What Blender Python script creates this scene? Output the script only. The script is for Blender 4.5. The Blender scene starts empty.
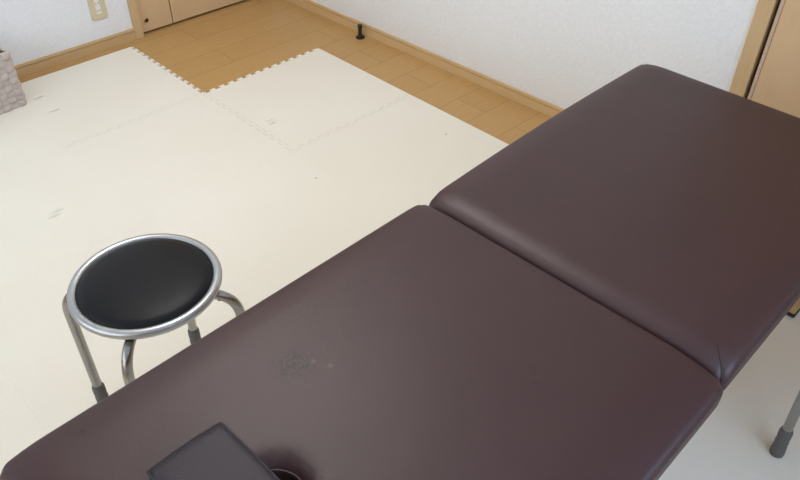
import bpy, bmesh, math, random
from mathutils import Vector, Matrix
random.seed(4)
SC = bpy.context.scene
COL = SC.collection
PI = math.pi

# ------------------------------------------------------------------ materials
def mat(name, color, rough=.5, metal=0.0, spec=.5):
    m = bpy.data.materials.new(name); m.use_nodes = True
    b = m.node_tree.nodes['Principled BSDF']
    b.inputs['Base Color'].default_value = (*color, 1)
    b.inputs['Roughness'].default_value = rough
    b.inputs['Metallic'].default_value = metal
    b.inputs['Specular IOR Level'].default_value = spec
    return m, m.node_tree, b

def N(nt, t, **kw):
    n = nt.nodes.new(t)
    for k, v in kw.items(): setattr(n, k, v)
    return n

def math_node(nt, op, a, b=None):
    n = N(nt, 'ShaderNodeMath', operation=op)
    for i, v in enumerate((a, b)):
        if v is None: continue
        if isinstance(v, (int, float)): n.inputs[i].default_value = v
        else: nt.links.new(v, n.inputs[i])
    return n.outputs[0]

def coords(nt, kind='Object'):
    if kind == 'World': return N(nt, 'ShaderNodeNewGeometry').outputs['Position']
    return N(nt, 'ShaderNodeTexCoord').outputs[kind]

def mapping(nt, vec, loc=(0,0,0), scale=(1,1,1), rot=(0,0,0)):
    m = N(nt, 'ShaderNodeMapping')
    m.inputs['Location'].default_value = loc; m.inputs['Scale'].default_value = scale
    m.inputs['Rotation'].default_value = rot
    nt.links.new(vec, m.inputs['Vector']); return m.outputs[0]

def noise(nt, vec, scale, detail=3, rough=.55):
    n = N(nt, 'ShaderNodeTexNoise'); n.inputs['Scale'].default_value = scale
    n.inputs['Detail'].default_value = detail; n.inputs['Roughness'].default_value = rough
    nt.links.new(vec, n.inputs['Vector']); return n.outputs['Fac']

def ramp(nt, fac, stops):
    r = N(nt, 'ShaderNodeValToRGB'); e = r.color_ramp.elements
    e[0].position, e[0].color = stops[0][0], (*stops[0][1], 1)
    e[1].position, e[1].color = stops[-1][0], (*stops[-1][1], 1)
    for p, c in stops[1:-1]:
        x = e.new(p); x.color = (*c, 1)
    nt.links.new(fac, r.inputs[0]); return r.outputs['Color']

def mix(nt, fac, a, b, blend='MIX'):
    n = N(nt, 'ShaderNodeMix', data_type='RGBA', blend_type=blend)
    for s, v in ((n.inputs[0], fac), (n.inputs[6], a), (n.inputs[7], b)):
        if isinstance(v, (int, float)): s.default_value = v
        elif isinstance(v, tuple): s.default_value = (*v, 1)
        else: nt.links.new(v, s)
    return n.outputs[2]

def bump(nt, b, h, strength=.3, dist=.001, normal=None):
    n = N(nt, 'ShaderNodeBump'); n.inputs['Strength'].default_value = strength
    n.inputs['Distance'].default_value = dist
    nt.links.new(h, n.inputs['Height'])
    if normal is not None: nt.links.new(normal, n.inputs['Normal'])
    nt.links.new(n.outputs[0], b.inputs['Normal']); return n.outputs[0]

def spot(nt, vec, p, r, sx=1, sy=1):
    """1 at the point p, falling smoothly to 0 at distance r"""
    s = N(nt, 'ShaderNodeVectorMath', operation='SUBTRACT'); nt.links.new(vec, s.inputs[0]); s.inputs[1].default_value = p
    k = N(nt, 'ShaderNodeVectorMath', operation='MULTIPLY'); nt.links.new(s.outputs[0], k.inputs[0]); k.inputs[1].default_value = (sx, sy, .1)
    l = N(nt, 'ShaderNodeVectorMath', operation='LENGTH'); nt.links.new(k.outputs[0], l.inputs[0])
    m = N(nt, 'ShaderNodeMapRange', interpolation_type='SMOOTHSTEP')
    m.inputs['From Min'].default_value = r; m.inputs['From Max'].default_value = 0
    nt.links.new(l.outputs['Value'], m.inputs['Value']); return m.outputs[0]

M = {}
# wallpaper
def wallpaper(name, c):
    m, nt, b = mat(name, c, .85, spec=.2)
    v = coords(nt, 'World')
    h = noise(nt, v, 260, 2, .6)
    h2 = noise(nt, v, 90, 3, .6)
    hh = math_node(nt, 'ADD', h, h2)
    bump(nt, b, hh, .7, .0032)
    nt.links.new(mix(nt, h2, tuple(x*.90 for x in c), tuple(min(1, x*1.08) for x in c)), b.inputs['Base Color'])
    return m
M['wall'] = wallpaper('embossed_wallpaper', (.80, .79, .775))
M['ceiling'] = wallpaper('ceiling_paper', (.82, .81, .79))

# plank floor
m, nt, b = mat('oak_plank_floor', (.5, .3, .13), .38, spec=.35)
v = coords(nt, 'World')
u = mapping(nt, v, loc=(-.326+.952*4, .6287+.1531*19, 0))
br = N(nt, 'ShaderNodeTexBrick', offset=.5, offset_frequency=2)
br.inputs['Scale'].default_value = 1
br.inputs['Brick Width'].default_value = .952; br.inputs['Row Height'].default_value = .1531
br.inputs['Mortar Size'].default_value = .0011; br.inputs['Mortar Smooth'].default_value = .3
br.inputs['Color1'].default_value = (.40, .40, .40, 1); br.inputs['Color2'].default_value = (.60, .60, .60, 1)
br.inputs['Mortar'].default_value = (.5, .5, .5, 1)
nt.links.new(u, br.inputs['Vector'])
g = noise(nt, mapping(nt, v, scale=(4, 60, 1)), 3.0, 5, .65)
g2 = noise(nt, mapping(nt, v, scale=(14, 90, 1)), 6.0, 3, .6)
gg = math_node(nt, 'ADD', math_node(nt, 'MULTIPLY', g, .7), math_node(nt, 'MULTIPLY', g2, .3))
gg = math_node(nt, 'ADD', gg, math_node(nt, 'MULTIPLY', math_node(nt, 'SUBTRACT', br.outputs['Color'], .5), .35))
wood = ramp(nt, gg, [(.25, (.40, .228, .080)), (.5, (.485, .288, .108)), (.78, (.57, .355, .146))])
nt.links.new(mix(nt, br.outputs['Fac'], wood, (.20, .11, .04)), b.inputs['Base Color'])
inv = math_node(nt, 'SUBTRACT', 1, br.outputs['Fac'])
bump(nt, b, math_node(nt, 'ADD', inv, math_node(nt, 'MULTIPLY', g2, .15)), .4, .001)
M['floor'] = m

# light wood trim and doors
def wood_mat(name, dark, light, axis, rough=.45):
    m, nt, b = mat(name, light, rough, spec=.35)
    v = coords(nt, 'World')
    sc = {'x': (3, 50, 50), 'y': (50, 3, 50), 'z': (50, 50, 3)}[axis]
    g = noise(nt, mapping(nt, v, scale=sc), 3.2, 5, .65)
    g2 = noise(nt, mapping(nt, v, scale=tuple(s*2.2 for s in sc)), 5, 3, .6)
    gg = math_node(nt, 'ADD', math_node(nt, 'MULTIPLY', g, .6), math_node(nt, 'MULTIPLY', g2, .4))
    nt.links.new(ramp(nt, gg, [(.3, dark), (.7, light)]), b.inputs['Base Color'])
    bump(nt, b, g2, .12, .0006)
    return m
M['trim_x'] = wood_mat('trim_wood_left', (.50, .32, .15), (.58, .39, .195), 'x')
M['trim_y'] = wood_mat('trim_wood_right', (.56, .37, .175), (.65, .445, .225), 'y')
M['trim_z'] = wood_mat('trim_wood_upright', (.52, .345, .175), (.59, .405, .215), 'z')
M['door'] = wood_mat('door_veneer', (.56, .375, .205), (.63, .435, .245), 'z')
M['door_edge'] = wood_mat('door_edge_band', (.50, .35, .24), (.55, .40, .285), 'z')
M['gap'] = mat('painted_gap_shade', (.02, .011, .008), .8)[0]  # near-black colour stands in for the shade inside the door gaps
M['leg_wood'] = wood_mat('beech_leg', (.50, .30, .13), (.60, .39, .19), 'z')

# foam mat
m, nt, b = mat('cream_foam', (.79, .74, .64), .72, spec=.25)
v = coords(nt, 'World')
w1 = N(nt, 'ShaderNodeTexWave', wave_type='BANDS', bands_direction='X'); w1.inputs['Scale'].default_value = 62
w2 = N(nt, 'ShaderNodeTexWave', wave_type='BANDS', bands_direction='Y'); w2.inputs['Scale'].default_value = 62
for w in (w1, w2): nt.links.new(mapping(nt, v, rot=(0, 0, .5)), w.inputs['Vector']); w.inputs['Distortion'].default_value = .4
weave = math_node(nt, 'MULTIPLY', w1.outputs['Fac'], w2.outputs['Fac'])
n1 = bump(nt, b, weave, .28, .0006)
dents = None
for (p, r, sx, sy) in [((1.395, .350, .01), .03, 1, 3.0), ((1.415, .370, .01), .03, 1, 3.0), ((1.111, -.436, .01), .03, 1, 2),
                       ((1.114, -.293, .01), .035, 1, 2), ((.532, .362, .01), .03, 1, 2.6), ((.537, .391, .01), .022, 1, 2.6)]:
    s = spot(nt, v, p, r, sx, sy)
    dents = s if dents is None else math_node(nt, 'ADD', dents, s)
bump(nt, b, math_node(nt, 'MULTIPLY', dents, -1.0), 1.0, .006, n1)
big = noise(nt, v, 2.2, 3, .5)
base = ramp(nt, big, [(.3, (.775, .722, .618)), (.7, (.80, .752, .655))])
sp = spot(nt, v, (.650, .798, .01), .006)
sp = math_node(nt, 'MAXIMUM', sp, spot(nt, v, (.1, .915, .01), .006))
nt.links.new(mix(nt, sp, base, (.2, .17, .14)), b.inputs['Base Color'])
M['foam'] = m

# brown vinyl upholstery
m, nt, b = mat('dark_brown_vinyl', (.05, .034, .034), .45, spec=.47)
v = coords(nt, 'World')
vo = N(nt, 'ShaderNodeTexVoronoi'); vo.inputs['Scale'].default_value = 620; nt.links.new(v, vo.inputs['Vector'])
nb = noise(nt, v, 14, 3, .55)
n1 = bump(nt, b, vo.outputs['Distance'], .30, .0006)
n2n = N(nt, 'ShaderNodeBump'); n2n.inputs['Strength'].default_value = .25; n2n.inputs['Distance'].default_value = .004
nt.links.new(nb, n2n.inputs['Height']); nt.links.new(n1, n2n.inputs['Normal']); nt.links.new(n2n.outputs[0], b.inputs['Normal'])
base = ramp(nt, noise(nt, v, 5, 4, .6), [(.3, (.040, .0148, .0145)), (.7, (.046, .0176, .0172))])
# scuffs worn into the vinyl
fine = noise(nt, v, 230, 4, .65)
scuff = math_node(nt, 'MULTIPLY', spot(nt, v, (1.519, 1.853, .59), .058, 1.1, 1.1),
                  ramp(nt, fine, [(.47, (0, 0, 0)), (.58, (1, 1, 1))]))
dots = None
for p, r in [((.991, 1.722, .583), .009), ((.949, 1.762, .585), .008), ((1.830, 1.738, .588), .010), ((1.54, 1.825, .589), .006), ((1.261, 2.157, .59), .008), ((1.130, 2.070, .59), .006), ((1.242, 2.138, .59), .006)]:
    s = spot(nt, v, p, r); dots = s if dots is None else math_node(nt, 'MAXIMUM', dots, s)
mark = math_node(nt, 'MAXIMUM', math_node(nt, 'MULTIPLY', scuff, 1.6), math_node(nt, 'MULTIPLY', dots, .6))
c = mix(nt, mark, base, (.010, .004, .0045))
pale = spot(nt, v, (1.476, 1.899, .59), .008)
pale = math_node(nt, 'MAXIMUM', pale, spot(nt, v, (1.49, 1.872, .59), .007))
c = mix(nt, math_node(nt, 'MULTIPLY', pale, .4), c, (.13, .095, .10))
nt.links.new(c, b.inputs['Base Color'])
M['vinyl'] = m
M['vinyl_seam'] = mat('dark_seam', (.012, .008, .008), .6)[0]

m, nt, b = mat('charcoal_vinyl', (.029, .021, .0255), .50, spec=.35)
v = coords(nt)
vo = N(nt, 'ShaderNodeTexVoronoi'); vo.inputs['Scale'].default_value = 500; nt.links.new(v, vo.inputs['Vector'])
bump(nt, b, math_node(nt, 'ADD', vo.outputs['Distance'], math_node(nt, 'MULTIPLY', noise(nt, v, 30, 3), 2)), .3, .001)
M['pillow'] = m

m, nt, b = mat('black_vinyl', (.008, .008, .0095), .42, spec=.17)
v = coords(nt)
vo = N(nt, 'ShaderNodeTexVoronoi'); vo.inputs['Scale'].default_value = 420; nt.links.new(v, vo.inputs['Vector'])
bump(nt, b, math_node(nt, 'ADD', vo.outputs['Distance'], noise(nt, v, 60, 3)), .25, .0008)
M['black_vinyl'] = m

def metal_mat(name, c, rough):
    m, nt, b = mat(name, c, rough, metal=1)
    v = coords(nt)
    nt.links.new(mix(nt, noise(nt, v, 45, 4), tuple(x*.86 for x in c), tuple(min(1, x*1.1) for x in c)), b.inputs['Base Color'])
    return m
M['silver'] = metal_mat('silver_lacquer', (.46, .47, .48), .36)
M['tube'] = metal_mat('grey_steel_tube', (.37, .355, .335), .27)
m, nt, b = mat('grey_rubber', (.135, .128, .122), .75, spec=.3)
bump(nt, b, noise(nt, coords(nt), 120, 3), .5, .002)
M['rubber'] = m
M['black'] = mat('black_plastic', (.012, .011, .011), .4)[0]
M['black_rubber'] = mat('black_rubber', (.02, .017, .017), .7)[0]
M['brass'] = metal_mat('brass', (.55, .36, .10), .35)
M['beige_plastic'] = mat('beige_plastic', (.60, .52, .33), .4)[0]
M['white_plastic'] = mat('white_plastic', (.76, .72, .63), .4)[0]
M['frame_white'] = mat('white_window_frame', (.75, .75, .74), .4)[0]
M['lamp'] = mat('lamp_shell', (.8, .8, .78), .5)[0]

m, nt, b = mat('taupe_woven_strip', (.45, .40, .37), .7, spec=.3)
v = coords(nt)
nt.links.new(ramp(nt, noise(nt, mapping(nt, v, scale=(1, 1, 1)), 60, 4), [(.3, (.44, .37, .32)), (.7, (.52, .44, .39))]), b.inputs['Base Color'])
bump(nt, b, noise(nt, mapping(nt, v, scale=(8, 8, 1)), 80, 2), .3, .001)
M['weave'] = m
M['basket_inside'] = mat('basket_inner_shell', (.16, .145, .12), .9)[0]  # inside of the basket, coloured darker than the strips

# ------------------------------------------------------------------ mesh helpers
def obj(name, bm, material, parent=None, smooth=None):
    me = bpy.data.meshes.new(name)
    bmesh.ops.recalc_face_normals(bm, faces=bm.faces[:])
    bm.to_mesh(me); bm.free()
    me.materials.append(material)
    o = bpy.data.objects.new(name, me); COL.objects.link(o)
    if parent is not None: o.parent = parent
    if smooth is not None:
        me.polygons.foreach_set('use_smooth', [True]*len(me.polygons))
        if smooth < 180: me.set_sharp_from_angle(angle=math.radians(smooth))
    return o

def tag(o, label, cat, group=None):
    o['label'] = label; o['category'] = cat
    if group: o['group'] = group
    return o
def struct(o):
    o['kind'] = 'structure'; return o
def empty(name, loc=(0,0,0), rz=0):
    o = bpy.data.objects.new(name, None); COL.objects.link(o)
    o.location = loc; o.rotation_euler = (0, 0, rz); o.empty_display_size = .05
    return o

def add_box(bm, lo, hi, bev=0, seg=2):
    lo, hi = Vector(lo), Vector(hi)
    r = bmesh.ops.create_cube(bm, size=1)
    vs = r['verts']
    for v in vs:
        v.co = Vector((lo[i] + (v.co[i]+.5)*(hi[i]-lo[i]) for i in range(3)))
    if bev:
        es = list({e for v in vs for e in v.link_edges})
        bmesh.ops.bevel(bm, geom=es, offset=bev, segments=seg, profile=.5, affect='EDGES')
    return bm
def box(lo, hi, bev=0, seg=2):
    return add_box(bmesh.new(), lo, hi, bev, seg)

def add_tube(bm, pts, r, n=16, cap=True):
    """pts: list of points; r: radius or list of radii"""
    pts = [Vector(p) for p in pts]
    rs = r if isinstance(r, (list, tuple)) else [r]*len(pts)
    t0 = (pts[1]-pts[0]).normalized()
    a = t0.orthogonal().normalized()
    rings = []
    for i, p in enumerate(pts):
        if i == 0: t = t0
        elif i == len(pts)-1: t = (pts[i]-pts[i-1]).normalized()
        else: t = ((pts[i]-pts[i-1]).normalized() + (pts[i+1]-pts[i]).normalized()).normalized()
        a = (a - t*a.dot(t)).normalized(); bb = t.cross(a)
        rings.append([bm.verts.new(p + (a*math.cos(2*PI*k/n) + bb*math.sin(2*PI*k/n))*rs[i]) for k in range(n)])
    for A, B in zip(rings, rings[1:]):
        for k in range(n): bm.faces.new((A[k], A[(k+1) % n], B[(k+1) % n], B[k]))
    if cap: bm.faces.new(rings[0][::-1]); bm.faces.new(rings[-1])
    return bm

def add_lathe(bm, prof, c=(0,0,0), n=48, close=False):
    """prof: (radius, z) list"""
    c = Vector(c); rings = []
    for (r, z) in prof:
        if r < 1e-6: rings.append([bm.verts.new(c+Vector((0, 0, z)))])
        else: rings.append([bm.verts.new(c+Vector((r*math.cos(2*PI*k/n), r*math.sin(2*PI*k/n), z))) for k in range(n)])
    prs = list(zip(rings, rings[1:]))
    if close: prs.append((rings[-1], rings[0]))
    for A, B in prs:
        for k in range(n):
            k2 = (k+1) % n
            if len(A) == 1 and len(B) == 1: continue
            if len(A) == 1: bm.faces.new((A[0], B[k], B[k2]))
            elif len(B) == 1: bm.faces.new((A[k], A[k2], B[0]))
            else: bm.faces.new((A[k], A[k2], B[k2], B[k]))
    return bm

def fillet(pts, rad, seg=8):
    """polyline with its inner corners rounded"""
    pts = [Vector(p) for p in pts]; out = [pts[0]]
    for i in range(1, len(pts)-1):
        p = pts[i]; d1 = (pts[i-1]-p); d2 = (pts[i+1]-p)
        k = min(rad, d1.length*.49, d2.length*.49)
        a, b_ = p + d1.normalized()*k, p + d2.normalized()*k
        for j in range(seg+1):
            t = j/seg
            out.append(a*(1-t)**2 + p*2*t*(1-t) + b_*t*t)
    out.append(pts[-1]); return out

# ------------------------------------------------------------------ room shell
WX, WY = -.289, -.679          # faces of the right wall and of the left wall
RX, RY, H = 3.3, 3.3, 2.4      # the two walls behind the camera, ceiling height
FX, FY = -.283, -.673          # front faces of the baseboards
TH = .12
XL = WX-TH-.2
ROT = .02872                    # the right wall is not quite square to the planks
def turned(o):
    o.matrix_world = Matrix.Translation((FX, 0, 0)) @ Matrix.Rotation(ROT, 4, 'Z') @ Matrix.Translation((-FX, 0, 0))
    return o

def wall_panels(name, pieces):
    bm = bmesh.new()
    for lo, hi in pieces: add_box(bm, lo, hi)
    return struct(obj(name, bm, M['wall']))

struct(obj('floor', box((XL, WY-TH, -.1), (RX+TH, RY+TH, 0)), M['floor']))
struct(obj('ceiling', box((XL, WY-TH, H), (RX+TH, RY+TH, H+.1)), M['ceiling']))
# left wall with the opening of the closet door
DX0, DX1, DH = -.20, .494, 2.0
wall_panels('wall_left', [((DX1+.01, WY-TH, 0), (RX, WY, H)), ((XL, WY-TH, 0), (DX0-.01, WY, H)),
                          ((DX0-.01, WY-TH, DH+.01), (DX1+.01, WY, H))])
# right wall with the opening of the room door
EY0, EY1, EH = 1.801, 2.60, 2.0
turned(wall_panels('wall_right', [((WX-TH, WY-.05, 0), (WX, EY0-.01, H)), ((WX-TH, EY1+.01, 0), (WX, RY, H)),
                           ((WX-TH, EY0-.01, EH+.01), (WX, EY1+.01, H))]))
# the two walls behind the camera, each with a window
V1 = (.50, 2.00, .75, 2.0)    # x0 x1 z0 z1 in the rear wall
V2 = (-.20, 2.30, .60, 2.10)    # y0 y1 z0 z1 in the near wall
wall_panels('wall_rear', [((XL, RY, 0), (V1[0], RY+TH, H)), ((V1[1], RY, 0), (RX+TH, RY+TH, H)),
                          ((V1[0], RY, 0), (V1[1], RY+TH, V1[2])), ((V1[0], RY, V1[3]), (V1[1], RY+TH, H))])
wall_panels('wall_near', [((RX, WY-TH, 0), (RX+TH, V2[0], H)), ((RX, V2[1], 0), (RX+TH, RY, H)),
                          ((RX, V2[0], 0), (RX+TH, V2[1], V2[2])), ((RX, V2[0], V2[3]), (RX+TH, V2[1], H))])
def window(name, axis, a0, a1, z0, z1, pos):
    bm = bmesh.new(); w = .04
    def bx(u0, u1, za, zb):
        if axis == 'x': add_box(bm, (u0, pos, za), (u1, pos+.05, zb), .004)
        else: add_box(bm, (pos, u0, za), (pos+.05, u1, zb), .004)
    bx(a0, a0+w, z0, z1); bx(a1-w, a1, z0, z1); bx(a0+w, a1-w, z0, z0+w); bx(a0+w, a1-w, z1-w, z1)
    c = (a0+a1)/2; bx(c-w/2, c+w/2, z0+w, z1-w)
    return struct(obj(name, bm, M['frame_white']))
window('window_1', 'x', *V1, RY+.04)
window('window_2', 'y', *V2, RX+.04)

# baseboards: flat face, a fine groove, a sloped cap
def baseboard(name, axis, a0, a1, front, back, material):
    prof = [(back, 0), (front, 0), (front, .0385), (front-.0045, .0388), (front-.0045, .0425), (front-.0002, .0428), (front-.0015, .0535), (back, .0550)]
    bm = bmesh.new(); ends = []
    for a in (a0, a1):
        ends.append([bm.verts.new((a, d, z) if axis == 'x' else (d, a, z)) for d, z in prof])
    n = len(prof)
    for k in range(n): bm.faces.new((ends[0][k], ends[0][(k+1) % n], ends[1][(k+1) % n], ends[1][k]))
    bm.faces.new(ends[0][::-1]); bm.faces.new(ends[1])
    return struct(obj(name, bm, material))
baseboard('baseboard_left', 'x', .536, RX, FY, WY, M['trim_x'])
turned(baseboard('baseboard_right', 'y', WY-.03, 1.752, FX, WX, M['trim_y']))
turned(baseboard('baseboard_right', 'y', 2.65, RY, FX, WX, M['trim_y']))
baseboard('baseboard_corner', 'x', FX, -.242, FY, WY, M['trim_x'])

# closet door in the left wall: casing, two flush leaves with a dark gap between, floor pivot
def casing(name, bxs, material):
    bm = bmesh.new()
    for lo, hi in bxs: add_box(bm, lo, hi, .002)
    return struct(obj(name, bm, material))
casing('trim_1', [((DX1, WY-.06, 0), (.536, FY+.006, DH+.045)), ((DX0-.042, WY-.06, 0), (DX0, FY+.006, DH+.045)),
                  ((DX0, WY-.06, DH), (DX1, FY+.006, DH+.045))], M['trim_z'])
dz0, dfy = .012, WY-.012
door = struct(obj('door_1', box((.3258, dfy-.03, dz0), (DX1-.003, dfy, DH-.004), .0015), M['door']))
leaf = obj('door_leaf', box((DX0+.003, dfy-.03, dz0), (.3205, dfy, DH-.004), .0015), M['door'], door)
back = obj('gap_shade_block', box((DX0, WY-TH, 0), (DX1, dfy-.034, DH)), M['gap'], door)  # block behind the leaves, gap shade put into its colour
bm = bmesh.new()
add_lathe(bm, [(0, .004), (.0080, .004), (.0090, .003), (.0090, 0), (0, 0)], n=20)
bmesh.ops.rotate(bm, verts=bm.verts[:], matrix=Matrix.Rotation(-PI/2, 3, 'X'))
bmesh.ops.translate(bm, verts=bm.verts[:], vec=(.458, dfy, .067))
obj('door_finger_pull', bm, M['black'], door, 40)
bm = bmesh.new()
add_lathe(bm, [(.0090, .0045), (.0115, .003), (.0115, 0), (.0090, 0)], n=24, close=True)
bmesh.ops.rotate(bm, verts=bm.verts[:], matrix=Matrix.Rotation(-PI/2, 3, 'X'))
bmesh.ops.translate(bm, verts=bm.verts[:], vec=(.458, dfy, .067))
obj('pull_ring', bm, M['brass'], door, 40)

# room door in the right wall
turned(casing('trim_2', [((WX-.06, 1.752, 0), (FX+.008, EY0, EH+.047)), ((WX-.06, EY1, 0), (FX+.008, EY1+.05, EH+.047)),
                  ((WX-.06, EY0, EH), (FX+.008, EY1, EH+.047))], M['trim_z']))
fx = FX+.001
door2 = turned(struct(obj('door_2', box((fx-.035, 1.8255, .01), (fx, EY1-.008, EH-.006), .0012), M['door'])))
obj('door_stile', box((fx-.035, 1.8125, .01), (fx, 1.8243, EH-.006), .002), M['door_edge'], door2)
obj('gap_shade_block', box((WX-TH, EY0, 0), (fx-.037, EY1, EH)), M['gap'], door2)  # same painted shade, seen between casing and stile

# ceiling lamp over the middle of the room (a flat round shade)
LX, LY = .98, .80
lamp = tag(empty('ceiling_lamp', (LX, LY, H)), 'round white flush ceiling lamp above the middle of the room', 'lamp')
bm = bmesh.new(); add_lathe(bm, [(0, 0), (.27, 0), (.28, -.01), (.28, -.03), (.262, -.034), (0, -.034)]); obj('lamp_base', bm, M['lamp'], lamp, 40)
ml = bpy.data.materials.new('lamp_diffuser'); ml.use_nodes = True
bl = ml.node_tree.nodes['Principled BSDF']; bl.inputs['Base Color'].default_value = (.9, .9, .88, 1)
bl.inputs['Emission Color'].default_value = (1, .96, .90, 1)
LAMP = 28.0
bl.inputs['Emission Strength'].default_value = LAMP
bm = bmesh.new(); add_lathe(bm, [(.262, -.035), (.26, -.06), (.23, -.085), (.15, -.097), (0, -.10)]); obj('lamp_diffuser', bm, ml, lamp, 60)

# ------------------------------------------------------------------ foam mat tiles
T = .6; P = T/13; HD = .0078
def edge_offsets(flip):
    out = []
    for k in range(13):
        s = k*P; e = .05*P
        out += [(s+.24*P+e, -HD), (s+.24*P-e, HD), (s+.76*P+e, HD), (s+.76*P-e, -HD)]
    return [(s, o*flip) for s, o in out]
EO = edge_offsets(1)
def tile_mesh(i, j, straight):
    """tile of column i and row j; the straight sides carry an edging strip instead of teeth"""
    x0, x1, y0, y1 = i*T, (i+1)*T, (j-1)*T, j*T
    xs0 = x0-.020 if 'x0' in straight else x0
    ys0 = y0
    pts = []
    # side y0 (towards the left wall), x rising
    pts.append((xs0, ys0))
    if 'y0' not in straight: pts += [(x0+s, y0+o) for s, o in EO]
    pts.append((x1, ys0))
    pts += [(x1+o, y0+s) for s, o in EO]
    pts.append((x1, y1))
    pts += [(x0+s, y1+o) for s, o in EO][::-1]
    pts.append((xs0, y1))
    if 'x0' not in straight: pts += [(x0+o, y0+s) for s, o in EO][::-1]
    cx, cy = (x0+x1)/2, (y0+y1)/2
    k = 1-.00012*1
    g = GAPS.get((i, j), {})
    bm = bmesh.new()
    def pull(x, y):
        if abs(x-x1) < .012: x -= g.get('x1', 0)
        elif abs(x-x0) < .012 and 'x0' not in straight: x += g.get('x0', 0)
        if abs(y-y1) < .012: y -= g.get('y1', 0)
        elif abs(y-y0) < .012: y += g.get('y0', 0)
        return x, y
    pts = [pull(x, y) for x, y in pts]
    vb = [bm.verts.new(((x-cx)*k, (y-cy)*k, 0)) for x, y in pts]
    f = bm.faces.new(vb)
    r = bmesh.ops.extrude_face_region(bm, geom=[f])
    top = [g for g in r['geom'] if isinstance(g, bmesh.types.BMVert)]
    bmesh.ops.translate(bm, verts=top, vec=(0, 0, .010))
    es = [e for e in bm.edges if all(abs(v.co.z-.01) < 1e-6 for v in e.verts)]
    bmesh.ops.bevel(bm, geom=es, offset=.0004, segments=1, affect='EDGES')
    return bm, (cx, cy)
GAPS = {(1, 1): {'x0': .0007, 'y0': .0008}, (0, 1): {'x1': .0007, 'y1': .0008}, (0, 2): {'y0': .0006}, (1, 0): {'y1': .0007}}
TILES = {
 (1, 0): 'cream foam mat tile along left baseboard, toothed side meeting the bare planks',
 (2, 0): 'cream foam mat tile beneath the woven basket beside the left baseboard',
 (0, 1): 'cream foam mat tile jutting out beside bare planks, one side toothed, one straight',
 (1, 1): 'cream foam mat tile touching the inner corner of the bare planks',
 (2, 1): 'cream foam mat tile with a small curved dent, between basket and round stool',
 (0, 2): 'cream foam mat tile beside the plank strip where the massage table first hides it',
 (1, 2): 'cream foam mat tile with a tiny dark speck, just behind the round stool seat',
 (2, 2): 'cream foam mat tile directly under the legs of the round black stool',
 (3, 1): 'cream foam mat tile nearest the viewer beside the left wall, past the dented one',
 (3, 2): 'cream foam mat tile at left photo edge beside the near end of the massage table',
 (0, 3): 'cream foam mat tile hidden below the far half of the massage table, wall side',
 (1, 3): 'cream foam mat tile hidden below the middle fold of the massage table',
 (2, 3): 'cream foam mat tile below the near half of the massage table, under the cushion',
 (3, 3): 'cream foam mat tile below the near end of the massage table',
 (0, 4): 'cream foam mat tile beneath the wooden table leg with black foot',
 (1, 4): 'shaded cream foam mat tile beside the fold of the massage table on its right side',
 (2, 4): 'cream foam mat tile right of the near half of the massage table',
 (3, 4): 'cream foam mat tile at the near right end of the massage table',
 (0, 5): 'cream foam mat tile by the far right, past the wooden table leg',
 (1, 5): 'cream foam mat tile under the rubber-footed steel leg right of the table',
 (2, 5): 'cream foam mat tile near the viewer, right of the steel leg',
}
for (i, j), lab in TILES.items():
    st = []
    if i == 0: st.append('x0')
    if j == 0: st.append('y0')
    bm, (cx, cy) = tile_mesh(i, j, st)
    o = obj('foam_mat_tile', bm, M['foam'])
    o.location = (cx, cy, 0)
    tag(o, lab, 'mat tile', 'cream foam mat tiles')

# ------------------------------------------------------------------ massage table
XS, Y0, PSI = 1.0290, 1.676, .0239
L, W, ZT, CT = .926, .692, .596, .074
table = tag(empty('massage_table', (XS, Y0, 0), PSI), 'dark brown vinyl folding massage table across the right half of the room', 'massage table')

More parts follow.
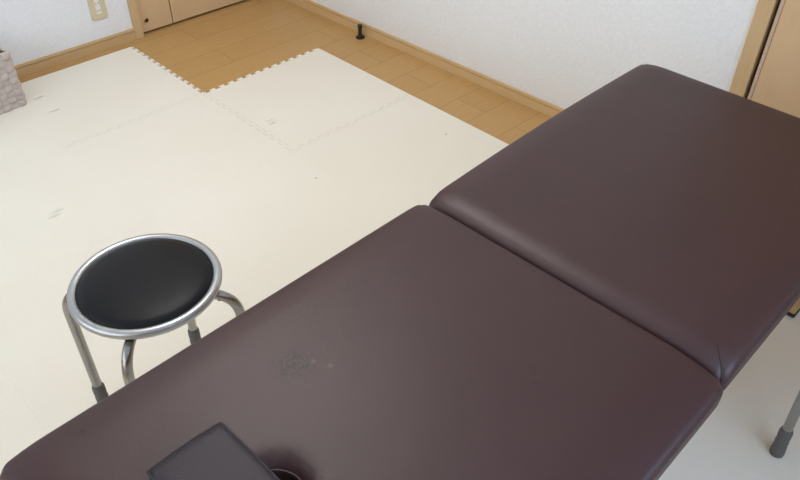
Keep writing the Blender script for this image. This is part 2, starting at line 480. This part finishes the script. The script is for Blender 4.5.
def lin(a, b, r):
    """grid stations, dense within r of both ends"""
    s = [a+r*k/7 for k in range(8)]
    n = max(2, int((b-a-2*r)/.02))
    s += [a+r+(b-a-2*r)*k/n for k in range(1, n)]
    return s + [b-r+r*k/7 for k in range(8)]
def cushion(x0, x1, y0, y1, z0, z1, r, hole=None, rc=.042, swell=(0, 0), soft=None):
    xs, ys = lin(x0, x1, rc), lin(y0, y1, rc)
    zs = [z0+(z1-z0)*k/10 for k in range(11)]
    bm = bmesh.new(); vs = {}
    def vert(x, y, z):
        k = (round(x, 6), round(y, 6), round(z, 6))
        if k not in vs: vs[k] = bm.verts.new((x, y, z))
        return vs[k]
    def quad(a, b, c, d):
        bm.faces.new((vert(*a), vert(*b), vert(*c), vert(*d)))
    for xa, xb in zip(xs, xs[1:]):
        for ya, yb in zip(ys, ys[1:]):
            for z in (z0, z1): quad((xa, ya, z), (xb, ya, z), (xb, yb, z), (xa, yb, z))
        for za, zb in zip(zs, zs[1:]):
            for y in (y0, y1): quad((xa, y, za), (xb, y, za), (xb, y, zb), (xa, y, zb))
    for ya, yb in zip(ys, ys[1:]):
        for za, zb in zip(zs, zs[1:]):
            for x in (x0, x1): quad((x, ya, za), (x, yb, za), (x, yb, zb), (x, ya, zb))
    if hole:
        hx, hy, ha, hb = hole
        # open both skins where the face hole goes, snap the rims to the oval, join them by a soft-edged shaft
        def q(v): return math.hypot((v.co.x-hx)/ha, (v.co.y-hy)/hb)
        doomed = [f for f in bm.faces if (abs(f.normal.z) > .9 or True) and all(abs(v.co.z-f.verts[0].co.z) < 1e-6 for v in f.verts)
                  and q_c(f, hx, hy, ha, hb) < 1.0]
        bmesh.ops.delete(bm, geom=doomed, context='FACES')
    # round the box: every point is pushed onto a sphere of radius r about its inner box
    for v in bm.verts:
        p = v.co.copy()
        ix, iy = min(max(p.x, x0+rc), x1-rc), min(max(p.y, y0+rc), y1-rc)
        dx, dy = p.x-ix, p.y-iy
        m = max(abs(dx), abs(dy)); h = math.hypot(dx, dy)      # square corner -> round corner in plan
        if h > 1e-9: dx, dy = dx/h*m, dy/h*m
        iz = min(max(p.z, z0+r), z1-r); dz = p.z-iz
        sr = max(0, m-(rc-r)); d = math.hypot(sr, dz)           # square edge -> round edge in section
        if d > 1e-9 and (sr > 0):
            k = max(sr, abs(dz))/d; sr2, dz = sr*k, dz*k
            m2 = rc-r+sr2
            dx, dy = dx/m*m2, dy/m*m2
        v.co = Vector((ix+dx, iy+dy, iz+dz))
        w = min(1, max(0, (p.z-z0-r)/(z1-z0-2*r)))
        if w > 0:
            for key, e in (('x0', p.x-x0), ('x1', x1-p.x), ('y0', p.y-y0), ('y1', y1-p.y)):
                D, wd = soft[key]; q_ = 1-min(1, max(0, e)/wd)
                v.co.z -= D*q_*q_*w
        # the long side bulges and rises softly towards its middle
        t = min(1, max(0, (x1-v.co.x)/(x1-x0))); sw = math.sin(.85*PI*t**.95)
        side = 1-min(1, max(0, (v.co.y-y0)/(y1-y0)))
        v.co.y -= swell[0]*sw*side
        v.co.z += swell[1]*sw*side*w
    if hole:
        rims = {}
        for e in bm.edges:
            if len(e.link_faces) == 1:
                for v in e.verts: rims.setdefault(v.co.z > (z0+z1)/2, set()).add(v)
        for up_, ring in rims.items():
            for v in ring:
                a = math.atan2((v.co.y-hy)/hb, (v.co.x-hx)/ha)
                v.co.x, v.co.y = hx+ha*math.cos(a), hy+hb*math.sin(a)
        # soft lip: the vinyl is pulled down towards the hole
        for v in bm.verts:
            if v.co.z > (z0+z1)/2:
                d = (q(v)-1)*min(ha, hb)
                if d < .024:
                    t = 1-max(0, d)/.024
                    v.co.z -= .011*t*t*t
        ring = rims[True]
        order = sorted(ring, key=lambda v: math.atan2((v.co.y-hy)/hb, (v.co.x-hx)/ha))
        cur = order; zt = sum(v.co.z for v in order)/len(order)
        for k in range(1, 7):
            new = [bm.verts.new((hx+(v.co.x-hx)*(1-.01*k), hy+(v.co.y-hy)*(1-.01*k), zt+(z0-.03-zt)*k/6)) for v in order]
            for a in range(len(order)):
                b2 = (a+1) % len(order)
                bm.faces.new((cur[a], cur[b2], new[b2], new[a]))
            cur = new
    return bm
def q_c(f, hx, hy, ha, hb):
    c = f.calc_center_median(); return math.hypot((c.x-hx)/ha, (c.y-hy)/hb)

HOLE = (.683, .333, .062, .054)
# how far and over what width the stuffing sinks towards each edge
SOFT_FAR = {'x0': (.004, .040), 'x1': (.026, .058), 'y0': (.012, .070), 'y1': (.018, .095)}
SOFT_NEAR = {'x0': (.006, .050), 'x1': (.012, .080), 'y0': (.009, .080), 'y1': (.018, .130)}
far_half = obj('far_cushion', cushion(-L+.018, -.0008, .002, W-.002, ZT-CT, ZT+.003, .012, rc=.024, swell=(.010, .003), soft=SOFT_FAR), M['vinyl'], table, 180)
near_half = obj('near_cushion', cushion(.0008, L, -.004, W+.005, ZT-CT, ZT-.002, .012, HOLE, rc=.024, soft=SOFT_NEAR), M['vinyl'], table, 180)
# piping round the face hole
bm = bmesh.new()
ring = [Vector((HOLE[0]+HOLE[2]*math.cos(a), HOLE[1]+HOLE[3]*math.sin(a), ZT-.0115)) for a in [2*PI*k/48 for k in range(49)]]
add_tube(bm, ring, .0022, 8, False); obj('face_hole_piping', bm, M['vinyl'], near_half, 180)
# stitched seam over the corner of the far cushion beside the fold: it follows the cushion's own surface
from mathutils.bvhtree import BVHTree
def corner_seam(parent, cx, cy, sx, sy):
    me = parent.data
    tree = BVHTree.FromPolygons([v.co.copy() for v in me.vertices], [tuple(p.vertices) for p in me.polygons])
    dg = Vector((-sx, -sy, 0)).normalized()
    o_ = Vector((cx+sx*.050, cy+sy*.050, ZT-.055)); pts = []
    for k in range(25):
        a = math.radians(86-k/24*96)
        hit = tree.ray_cast(o_, dg*math.cos(a)+Vector((0, 0, 1))*math.sin(a))
        if hit[0] is not None: pts.append(hit[0])
    bm = bmesh.new(); add_tube(bm, pts, .0011, 6); obj('corner_seam', bm, M['vinyl_seam'], parent, 180)
corner_seam(far_half, -.0008, W-.002, -1, -1)
corner_seam(far_half, -L+.018, W-.002, 1, -1)
# wooden frames below the cushions
for x0, x1, par in ((-L+.03, -.004, 'far_frame'), (.004, L-.03, 'near_frame')):
    bm = bmesh.new(); za, zb = ZT-CT-.058, ZT-CT-.001
    add_box(bm, (x0, .030, za), (x1, .050, zb), .002); add_box(bm, (x0, W-.050, za), (x1, W-.030, zb), .002)
    add_box(bm, (x0, .050, za), (x0+.02, W-.050, zb), .002); add_box(bm, (x1-.02, .050, za), (x1, W-.050, zb), .002)
    add_box(bm, (x0+.02, .050, zb-.008), (x1-.02, W-.050, zb))
    if par == 'near_frame':       # the shaft opening through the board is dark
        pass
    obj(par, bm, M['leg_wood'], table)
# legs: square beech posts near each corner of both halves, black rubber tip and a brass clamp knob
def table_leg(x, y, lean):
    zt = ZT-CT-.004; w = .020
    xb = x+lean
    bm = bmesh.new()
    b_ = [bm.verts.new((xb+a*w, y+c*.015, .022)) for a, c in ((-1,-1),(1,-1),(1,1),(-1,1))]
    t_ = [bm.verts.new((x+a*w, y+c*.015, zt)) for a, c in ((-1,-1),(1,-1),(1,1),(-1,1))]
    for k in range(4): bm.faces.new((b_[k], b_[(k+1)%4], t_[(k+1)%4], t_[k]))
    bm.faces.new(b_[::-1]); bm.faces.new(t_)
    bmesh.ops.bevel(bm, geom=bm.edges[:], offset=.002, segments=2, affect='EDGES')
    leg = obj('table_leg', bm, M['leg_wood'], table)
    obj('rubber_tip', box((xb-.023, y-.018, .010), (xb+.023, y+.018, .0235), .004), M['black_rubber'], leg)
    bm = bmesh.new()
    add_lathe(bm, [(0, .013), (.006, .012), (.0085, .008), (.0085, .004), (.005, .003), (.005, 0), (0, 0)], n=20)
    s = 1 if y > W/2 else -1
    bmesh.ops.rotate(bm, verts=bm.verts[:], matrix=Matrix.Rotation(-s*PI/2, 3, 'X'))
    xk = x+lean*.86
    bmesh.ops.translate(bm, verts=bm.verts[:], vec=(xk, y+s*.0145, .064))
    obj('clamp_knob', bm, M['brass'], leg, 40)
LEGY = .608
for y in (W-LEGY, LEGY):
    table_leg(-L+.05, y, -.056); table_leg(L-.06, y, .030)

# ------------------------------------------------------------------ face pillow lying over the hole
px0, px1, py0, py1, pz0, pz1 = 1.683, 1.803, 1.898, 2.113, ZT+.0020, .640
pil = tag(empty('face_cushion', ((px0+px1)/2, (py0+py1)/2, pz0), 0), 'small charcoal boxy cushion lying across the face hole of the massage table', 'cushion')
hx, hy, hz = (px1-px0)/2, (py1-py0)/2, pz1-pz0
bm = bmesh.new(); n = 14
def pil_pt(i, j, top):
    u, v_ = -1+2*i/n, -1+2*j/n
    puff = .005*(1-u**8)*(1-v_**8)
    bulge = .003
    x = u*hx + (bulge*(1-v_*v_))*u; y = v_*hy + (bulge*(1-u*u))*v_
    return (x, y, (hz-.004+puff) if top else 0)
grid = {}
for top in (0, 1):
    for i in range(n+1):
        for j in range(n+1): grid[top, i, j] = bm.verts.new(pil_pt(i, j, top))
    for i in range(n):
        for j in range(n): bm.faces.new([grid[top, a, b2] for a, b2 in ((i, j), (i+1, j), (i+1, j+1), (i, j+1))])
loop = [(i, 0) for i in range(n)]+[(n, j) for j in range(n)]+[(i, n) for i in range(n, 0, -1)]+[(0, j) for j in range(n, 0, -1)]
for a, b2 in zip(loop, loop[1:]+loop[:1]):
    bm.faces.new((grid[0, a[0], a[1]], grid[0, b2[0], b2[1]], grid[1, b2[0], b2[1]], grid[1, a[0], a[1]]))
es = [e for e in bm.edges if e.calc_face_angle(0) > math.radians(50)]
bmesh.ops.bevel(bm, geom=es, offset=.0035, segments=3, profile=.5, affect='EDGES')
obj('cushion_body', bm, M['pillow'], pil, 180)
bm = bmesh.new()
pts = [Vector(pil_pt(a, b2, 1))+Vector((0, 0, -.0012)) for a, b2 in loop]
pts = [Vector((p.x*.992, p.y*.995, p.z)) for p in pts]
add_tube(bm, pts+[pts[0]], .0022, 8, False)
obj('seam_piping', bm, M['pillow'], pil, 180)

# ------------------------------------------------------------------ round stools
def make_stool(loc, rz, label, rf=.190, rs=.191, zs=.437):
    st = tag(empty('round_stool', loc, rz), label, 'stool', 'round pipe stools')
    z = zs
    R = .1605
    bm = bmesh.new(); prof = []
    for k in range(16):
        a = 2*PI*k/16
        prof.append((R-.0105+.0105*math.cos(a), z+.008+.0105*math.sin(a)))
    add_lathe(bm, prof, n=72, close=True); obj('seat_ring', bm, M['silver'], st, 180)
    bm = bmesh.new()
    add_lathe(bm, [(0, z+.030), (.05, z+.0292), (.09, z+.0268), (.122, z+.0228), (.138, z+.0175), (.1425, z+.011), (.1435, z+.004), (.142, z-.004), (0, z-.004)], n=72)
    obj('seat_pad', bm, M['black_vinyl'], st, 60)
    bm = bmesh.new()
    add_lathe(bm, [(0, z-.004), (.139, z-.004), (.140, z-.0095), (0, z-.0095)], n=48); obj('seat_pan', bm, M['tube'], st, 40)
    for k in range(4):
        a = PI/4 + k*PI/2; d = Vector((math.cos(a), math.sin(a), 0))
        zz = z-.0215
        top = d*.055 + Vector((0, 0, zz)); sh = d*rs + Vector((0, 0, zz)); ft = d*rf + Vector((0, 0, .028))
        path = fillet([top, sh, ft], .075, 10)
        bm = bmesh.new(); add_tube(bm, path, .0112, 16); leg = obj('leg', bm, M['tube'], st, 60)
        dn = (ft-sh).normalized()
        e0 = ft - dn*.074; e1 = Vector((ft.x, ft.y, .0112)) + Vector((dn.x, dn.y, 0))*.02
        bm = bmesh.new()
        add_tube(bm, [e0, e0.lerp(e1, .08), e0.lerp(e1, .3), e0.lerp(e1, .34), e0.lerp(e1, .5), e0.lerp(e1, .54), e0.lerp(e1, .72), e0.lerp(e1, .9), e1],
                 [.0128, .0150, .0152, .0142, .0156, .0146, .0160, .0168, .0160], 18)
        obj('rubber_foot', bm, M['rubber'], leg, 50)
        bm = bmesh.new()
        c = d*.166+Vector((0, 0, z-.0345))
        add_box(bm, (-.018, -.007, -.0025), (.018, .007, .0015), .001)
        bmesh.ops.rotate(bm, verts=bm.verts[:], matrix=Matrix.Rotation(a, 3, 'Z'))
        bmesh.ops.translate(bm, verts=bm.verts[:], vec=c)
        obj('leg_bracket', bm, M['black'], leg)
    return st
make_stool((1.534, 1.347, 0), 0, 'round black vinyl stool with silver rim and bent steel legs left of the massage table')
# second stool, of which the photo shows one leg: that leg's foot stands at (.582, 2.454)
fx2, fy2 = .578, 2.444
ang = math.radians(118); rf2 = .196
c2 = (fx2+rf2*math.cos(ang), fy2+rf2*math.sin(ang))
make_stool((c2[0], c2[1], 0), ang+PI-PI/4, 'stool at right edge showing only a grey steel leg with ribbed rubber foot', rf=rf2, rs=.214)

# ------------------------------------------------------------------ woven basket
bw, bd, bh = .30, .235, .225
brot = math.radians(6)
bsk = tag(empty('woven_basket', (1.172, -.414, .0105), brot), 'taupe woven rectangular basket in front of the left baseboard', 'basket')
def woven_wall(ox, oy, ux, uy, length, nx_, ny_, nrm):
    """one wall of over-and-under flat strips: each cell bulges out or in by turns"""
    bm = bmesh.new(); sub = 9
    nw, nh = nx_*sub, ny_*sub
    def shape(a):
        t = (a % sub)/sub
        return math.sin(PI*t)
    V = []
    for i in range(nw+1):
        row = []
        for k in range(nh+1):
            ci, ck = min(i//sub, nx_-1), min(k//sub, ny_-1)
            s = 1 if (ci+ck) % 2 == 0 else -1
            amt = (.0090 if s > 0 else .0025)*(abs(shape(i))**.22)*(abs(shape(k))**.22) - .002
            d = .005+amt
            t = i/nw*length; zz = k/nh*bh
            row.append(bm.verts.new((ox+ux*t+nrm[0]*d, oy+uy*t+nrm[1]*d, zz)))
        V.append(row)
    B = [[bm.verts.new((ox+ux*(i/nw*length)-nrm[0]*.004, oy+uy*(i/nw*length)-nrm[1]*.004, k/nh*bh)) for k in (0, nh)] for i in (0, nw)]
    for i in range(nw):
        for k in range(nh): bm.faces.new((V[i][k], V[i+1][k], V[i+1][k+1], V[i][k+1]))
    bm.faces.new((B[0][0], B[0][1], B[1][1], B[1][0]))
    return bm
nx_, nd_, nz_ = 10, 8, 9
bw_walls = [(0, 0, 1, 0, bw, nx_, (0, 1)), (0, -bd, 1, 0, bw, nx_, (0, -1)), (0, -bd, 0, 1, bd, nd_, (-1, 0)), (bw, -bd, 0, 1, bd, nd_, (1, 0))]
for ox, oy, ux, uy, ln, nn, nr in bw_walls:
    obj('woven_side', woven_wall(ox, oy, ux, uy, ln, nn, nz_, nr), M['weave'], bsk, 180)
bm = bmesh.new()
cr = [(0, 0), (bw, 0), (bw, -bd), (0, -bd)]
for (xa, ya), (xb, yb) in zip(cr, cr[1:]+cr[:1]):
    add_tube(bm, [(xa, ya, bh), (xb, yb, bh)], .0060, 12)
for x, y in cr:
    add_tube(bm, [(x, y, .004), (x, y, bh)], .0060, 12)
    bmesh.ops.create_uvsphere(bm, u_segments=12, v_segments=8, radius=.0065, matrix=Matrix.Translation((x, y, bh)))
obj('basket_rim', bm, M['weave'], bsk, 60)
bm = bmesh.new()
add_box(bm, (.003, -bd+.003, .002), (bw-.003, -.003, .008))
for lo, hi in (((.0042, -bd+.0042, .008), (.0062, -.0042, bh-.002)), ((bw-.0062, -bd+.0042, .008), (bw-.0042, -.0042, bh-.002)),
               ((.0062, -bd+.0042, .008), (bw-.0062, -bd+.0062, bh-.002)), ((.0062, -.0062, .008), (bw-.0062, -.0042, bh-.002))):
    add_box(bm, lo, hi)
obj('basket_inner_shell', bm, M['basket_inside'], bsk)  # thin inner walls and bottom, darker than the woven sides

# ------------------------------------------------------------------ wall outlet
ox0, ox1, oz0, oz1 = .6405, .7145, .1415, .2615
out = tag(empty('wall_outlet', ((ox0+ox1)/2, WY, (oz0+oz1)/2)), 'beige wall outlet plate with two sockets on the left wall', 'outlet')
hw, hh = (ox1-ox0)/2, (oz1-oz0)/2
def rounded_plate(w, h, y0, y1, r, seg=5, bev=.0015):
    bm = bmesh.new(); pts = []
    for cx, cz, a0 in ((w-r, h-r, 0), (-w+r, h-r, PI/2), (-w+r, -h+r, PI), (w-r, -h+r, 1.5*PI)):
        for k in range(seg+1):
            a = a0+k/seg*PI/2; pts.append((cx+r*math.cos(a), cz+r*math.sin(a)))
    f = bm.faces.new([bm.verts.new((x, y0, z)) for x, z in pts])
    r_ = bmesh.ops.extrude_face_region(bm, geom=[f])
    top = [g for g in r_['geom'] if isinstance(g, bmesh.types.BMVert)]
    bmesh.ops.translate(bm, verts=top, vec=(0, y1-y0, 0))
    es = [e for e in bm.edges if all(abs(v.co.y-y1) < 1e-6 for v in e.verts)]
    bmesh.ops.bevel(bm, geom=es, offset=bev, segments=2, affect='EDGES')
    return bm
obj('cover_plate', rounded_plate(hw, hh, .0003, .0075, .007, 5, .0025), M['beige_plastic'], out, 40)
ins = obj('socket_insert', rounded_plate(.0125, .036, .007, .0088, .003), M['white_plastic'], out, 40)
for zc in (-.0195, .0145):
    s = obj('socket', rounded_plate(.0115, .0145, .0086, .0098, .003), M['white_plastic'], ins, 40)
    s.location = (0, 0, zc)
    bm = bmesh.new()
    add_box(bm, (-.0068, .0094, -.004), (-.0044, .01005, .0045)); add_box(bm, (.0044, .0094, -.0035), (.0068, .01005, .0035))
    sl = obj('socket_slots', bm, M['black'], ins); sl.location = (0, 0, zc)

# ------------------------------------------------------------------ door stopper on the planks
stp = tag(empty('door_stopper', (-.248, .033, 0)), 'small black door stopper post standing on the planks by the right baseboard', 'door stopper')
bm = bmesh.new(); add_lathe(bm, [(0, 0), (.0215, 0), (.0225, .002), (.0220, .005), (.0150, .0085), (.0105, .010), (0, .010)], n=32); obj('base_disc', bm, M['black'], stp, 50)
bm = bmesh.new(); add_lathe(bm, [(0, .009), (.0098, .009), (.0092, .040), (.0094, .052), (.0115, .053), (.0115, .064), (.0100, .066), (0, .064)], n=24); obj('post', bm, M['black'], stp, 50)
bm = bmesh.new()
hd = Vector((.62, -.78, 0))
hk = [hd*.005+Vector((0, 0, .050)), hd*.018+Vector((0, 0, .050)), hd*.026+Vector((0, 0, .051)), hd*.027+Vector((0, 0, .060))]
add_tube(bm, fillet(hk, .003, 4), .0020, 8); obj('catch_hook', bm, M['silver'], stp, 60)

# ------------------------------------------------------------------ light: sky through both windows and the ceiling lamp
w = bpy.data.worlds.new('World'); SC.world = w; w.use_nodes = True
bg = w.node_tree.nodes['Background']
nt = w.node_tree
nrm = N(nt, 'ShaderNodeTexCoord').outputs['Generated']
sep = N(nt, 'ShaderNodeSeparateXYZ'); nt.links.new(nrm, sep.inputs[0])
side = math_node(nt, 'SUBTRACT', sep.outputs['X'], sep.outputs['Y'])
rp = ramp(nt, math_node(nt, 'ADD', math_node(nt, 'MULTIPLY', side, .5), .5), [(.25, (.68, .94, 1.38)), (.75, (.45, .485, .50))])
nt.links.new(rp, bg.inputs['Color']); bg.inputs['Strength'].default_value = 4.6
def portal(name, loc, direction, sx, sy):
    l = bpy.data.lights.new(name, 'AREA'); l.shape = 'RECTANGLE'; l.size = sx; l.size_y = sy
    l.cycles.is_portal = True
    o = bpy.data.objects.new(name, l); COL.objects.link(o); o.location = loc
    o.rotation_euler = Vector(direction).to_track_quat('-Z', 'Z').to_euler()
portal('rear_window_portal', ((V1[0]+V1[1])/2, RY+TH-.01, (V1[2]+V1[3])/2), (0, -1, 0), V1[1]-V1[0], V1[3]-V1[2])
portal('near_window_portal', (RX+TH-.01, (V2[0]+V2[1])/2, (V2[2]+V2[3])/2), (-1, 0, 0), V2[1]-V2[0], V2[3]-V2[2])

# ------------------------------------------------------------------ camera
f, pitch, roll, yaw = 747.835, .69543, .01266, 3.93120
cp, sn = math.cos(pitch), math.sin(pitch)
fw = Vector((math.cos(yaw)*cp, math.sin(yaw)*cp, -sn))
r = Vector((math.sin(yaw), -math.cos(yaw), 0)); u = r.cross(fw)
c, s = math.cos(roll), math.sin(roll)
r2, u2 = r*c+u*s, -r*s+u*c
cam = bpy.data.cameras.new('camera'); co = bpy.data.objects.new('camera', cam); COL.objects.link(co)
cam.sensor_width = 36; cam.sensor_fit = 'HORIZONTAL'; cam.lens = f/800*36; cam.clip_start = .02
mw = Matrix((r2, u2, -fw)).transposed().to_4x4(); mw.translation = (1.96950, 2.55577, 1.54508)
co.matrix_world = mw
SC.camera = co
SC.view_settings.view_transform = 'Standard'; SC.view_settings.look = 'None'
SC.view_settings.gamma = 1; SC.view_settings.exposure = .10; SC.view_settings.use_curve_mapping = False
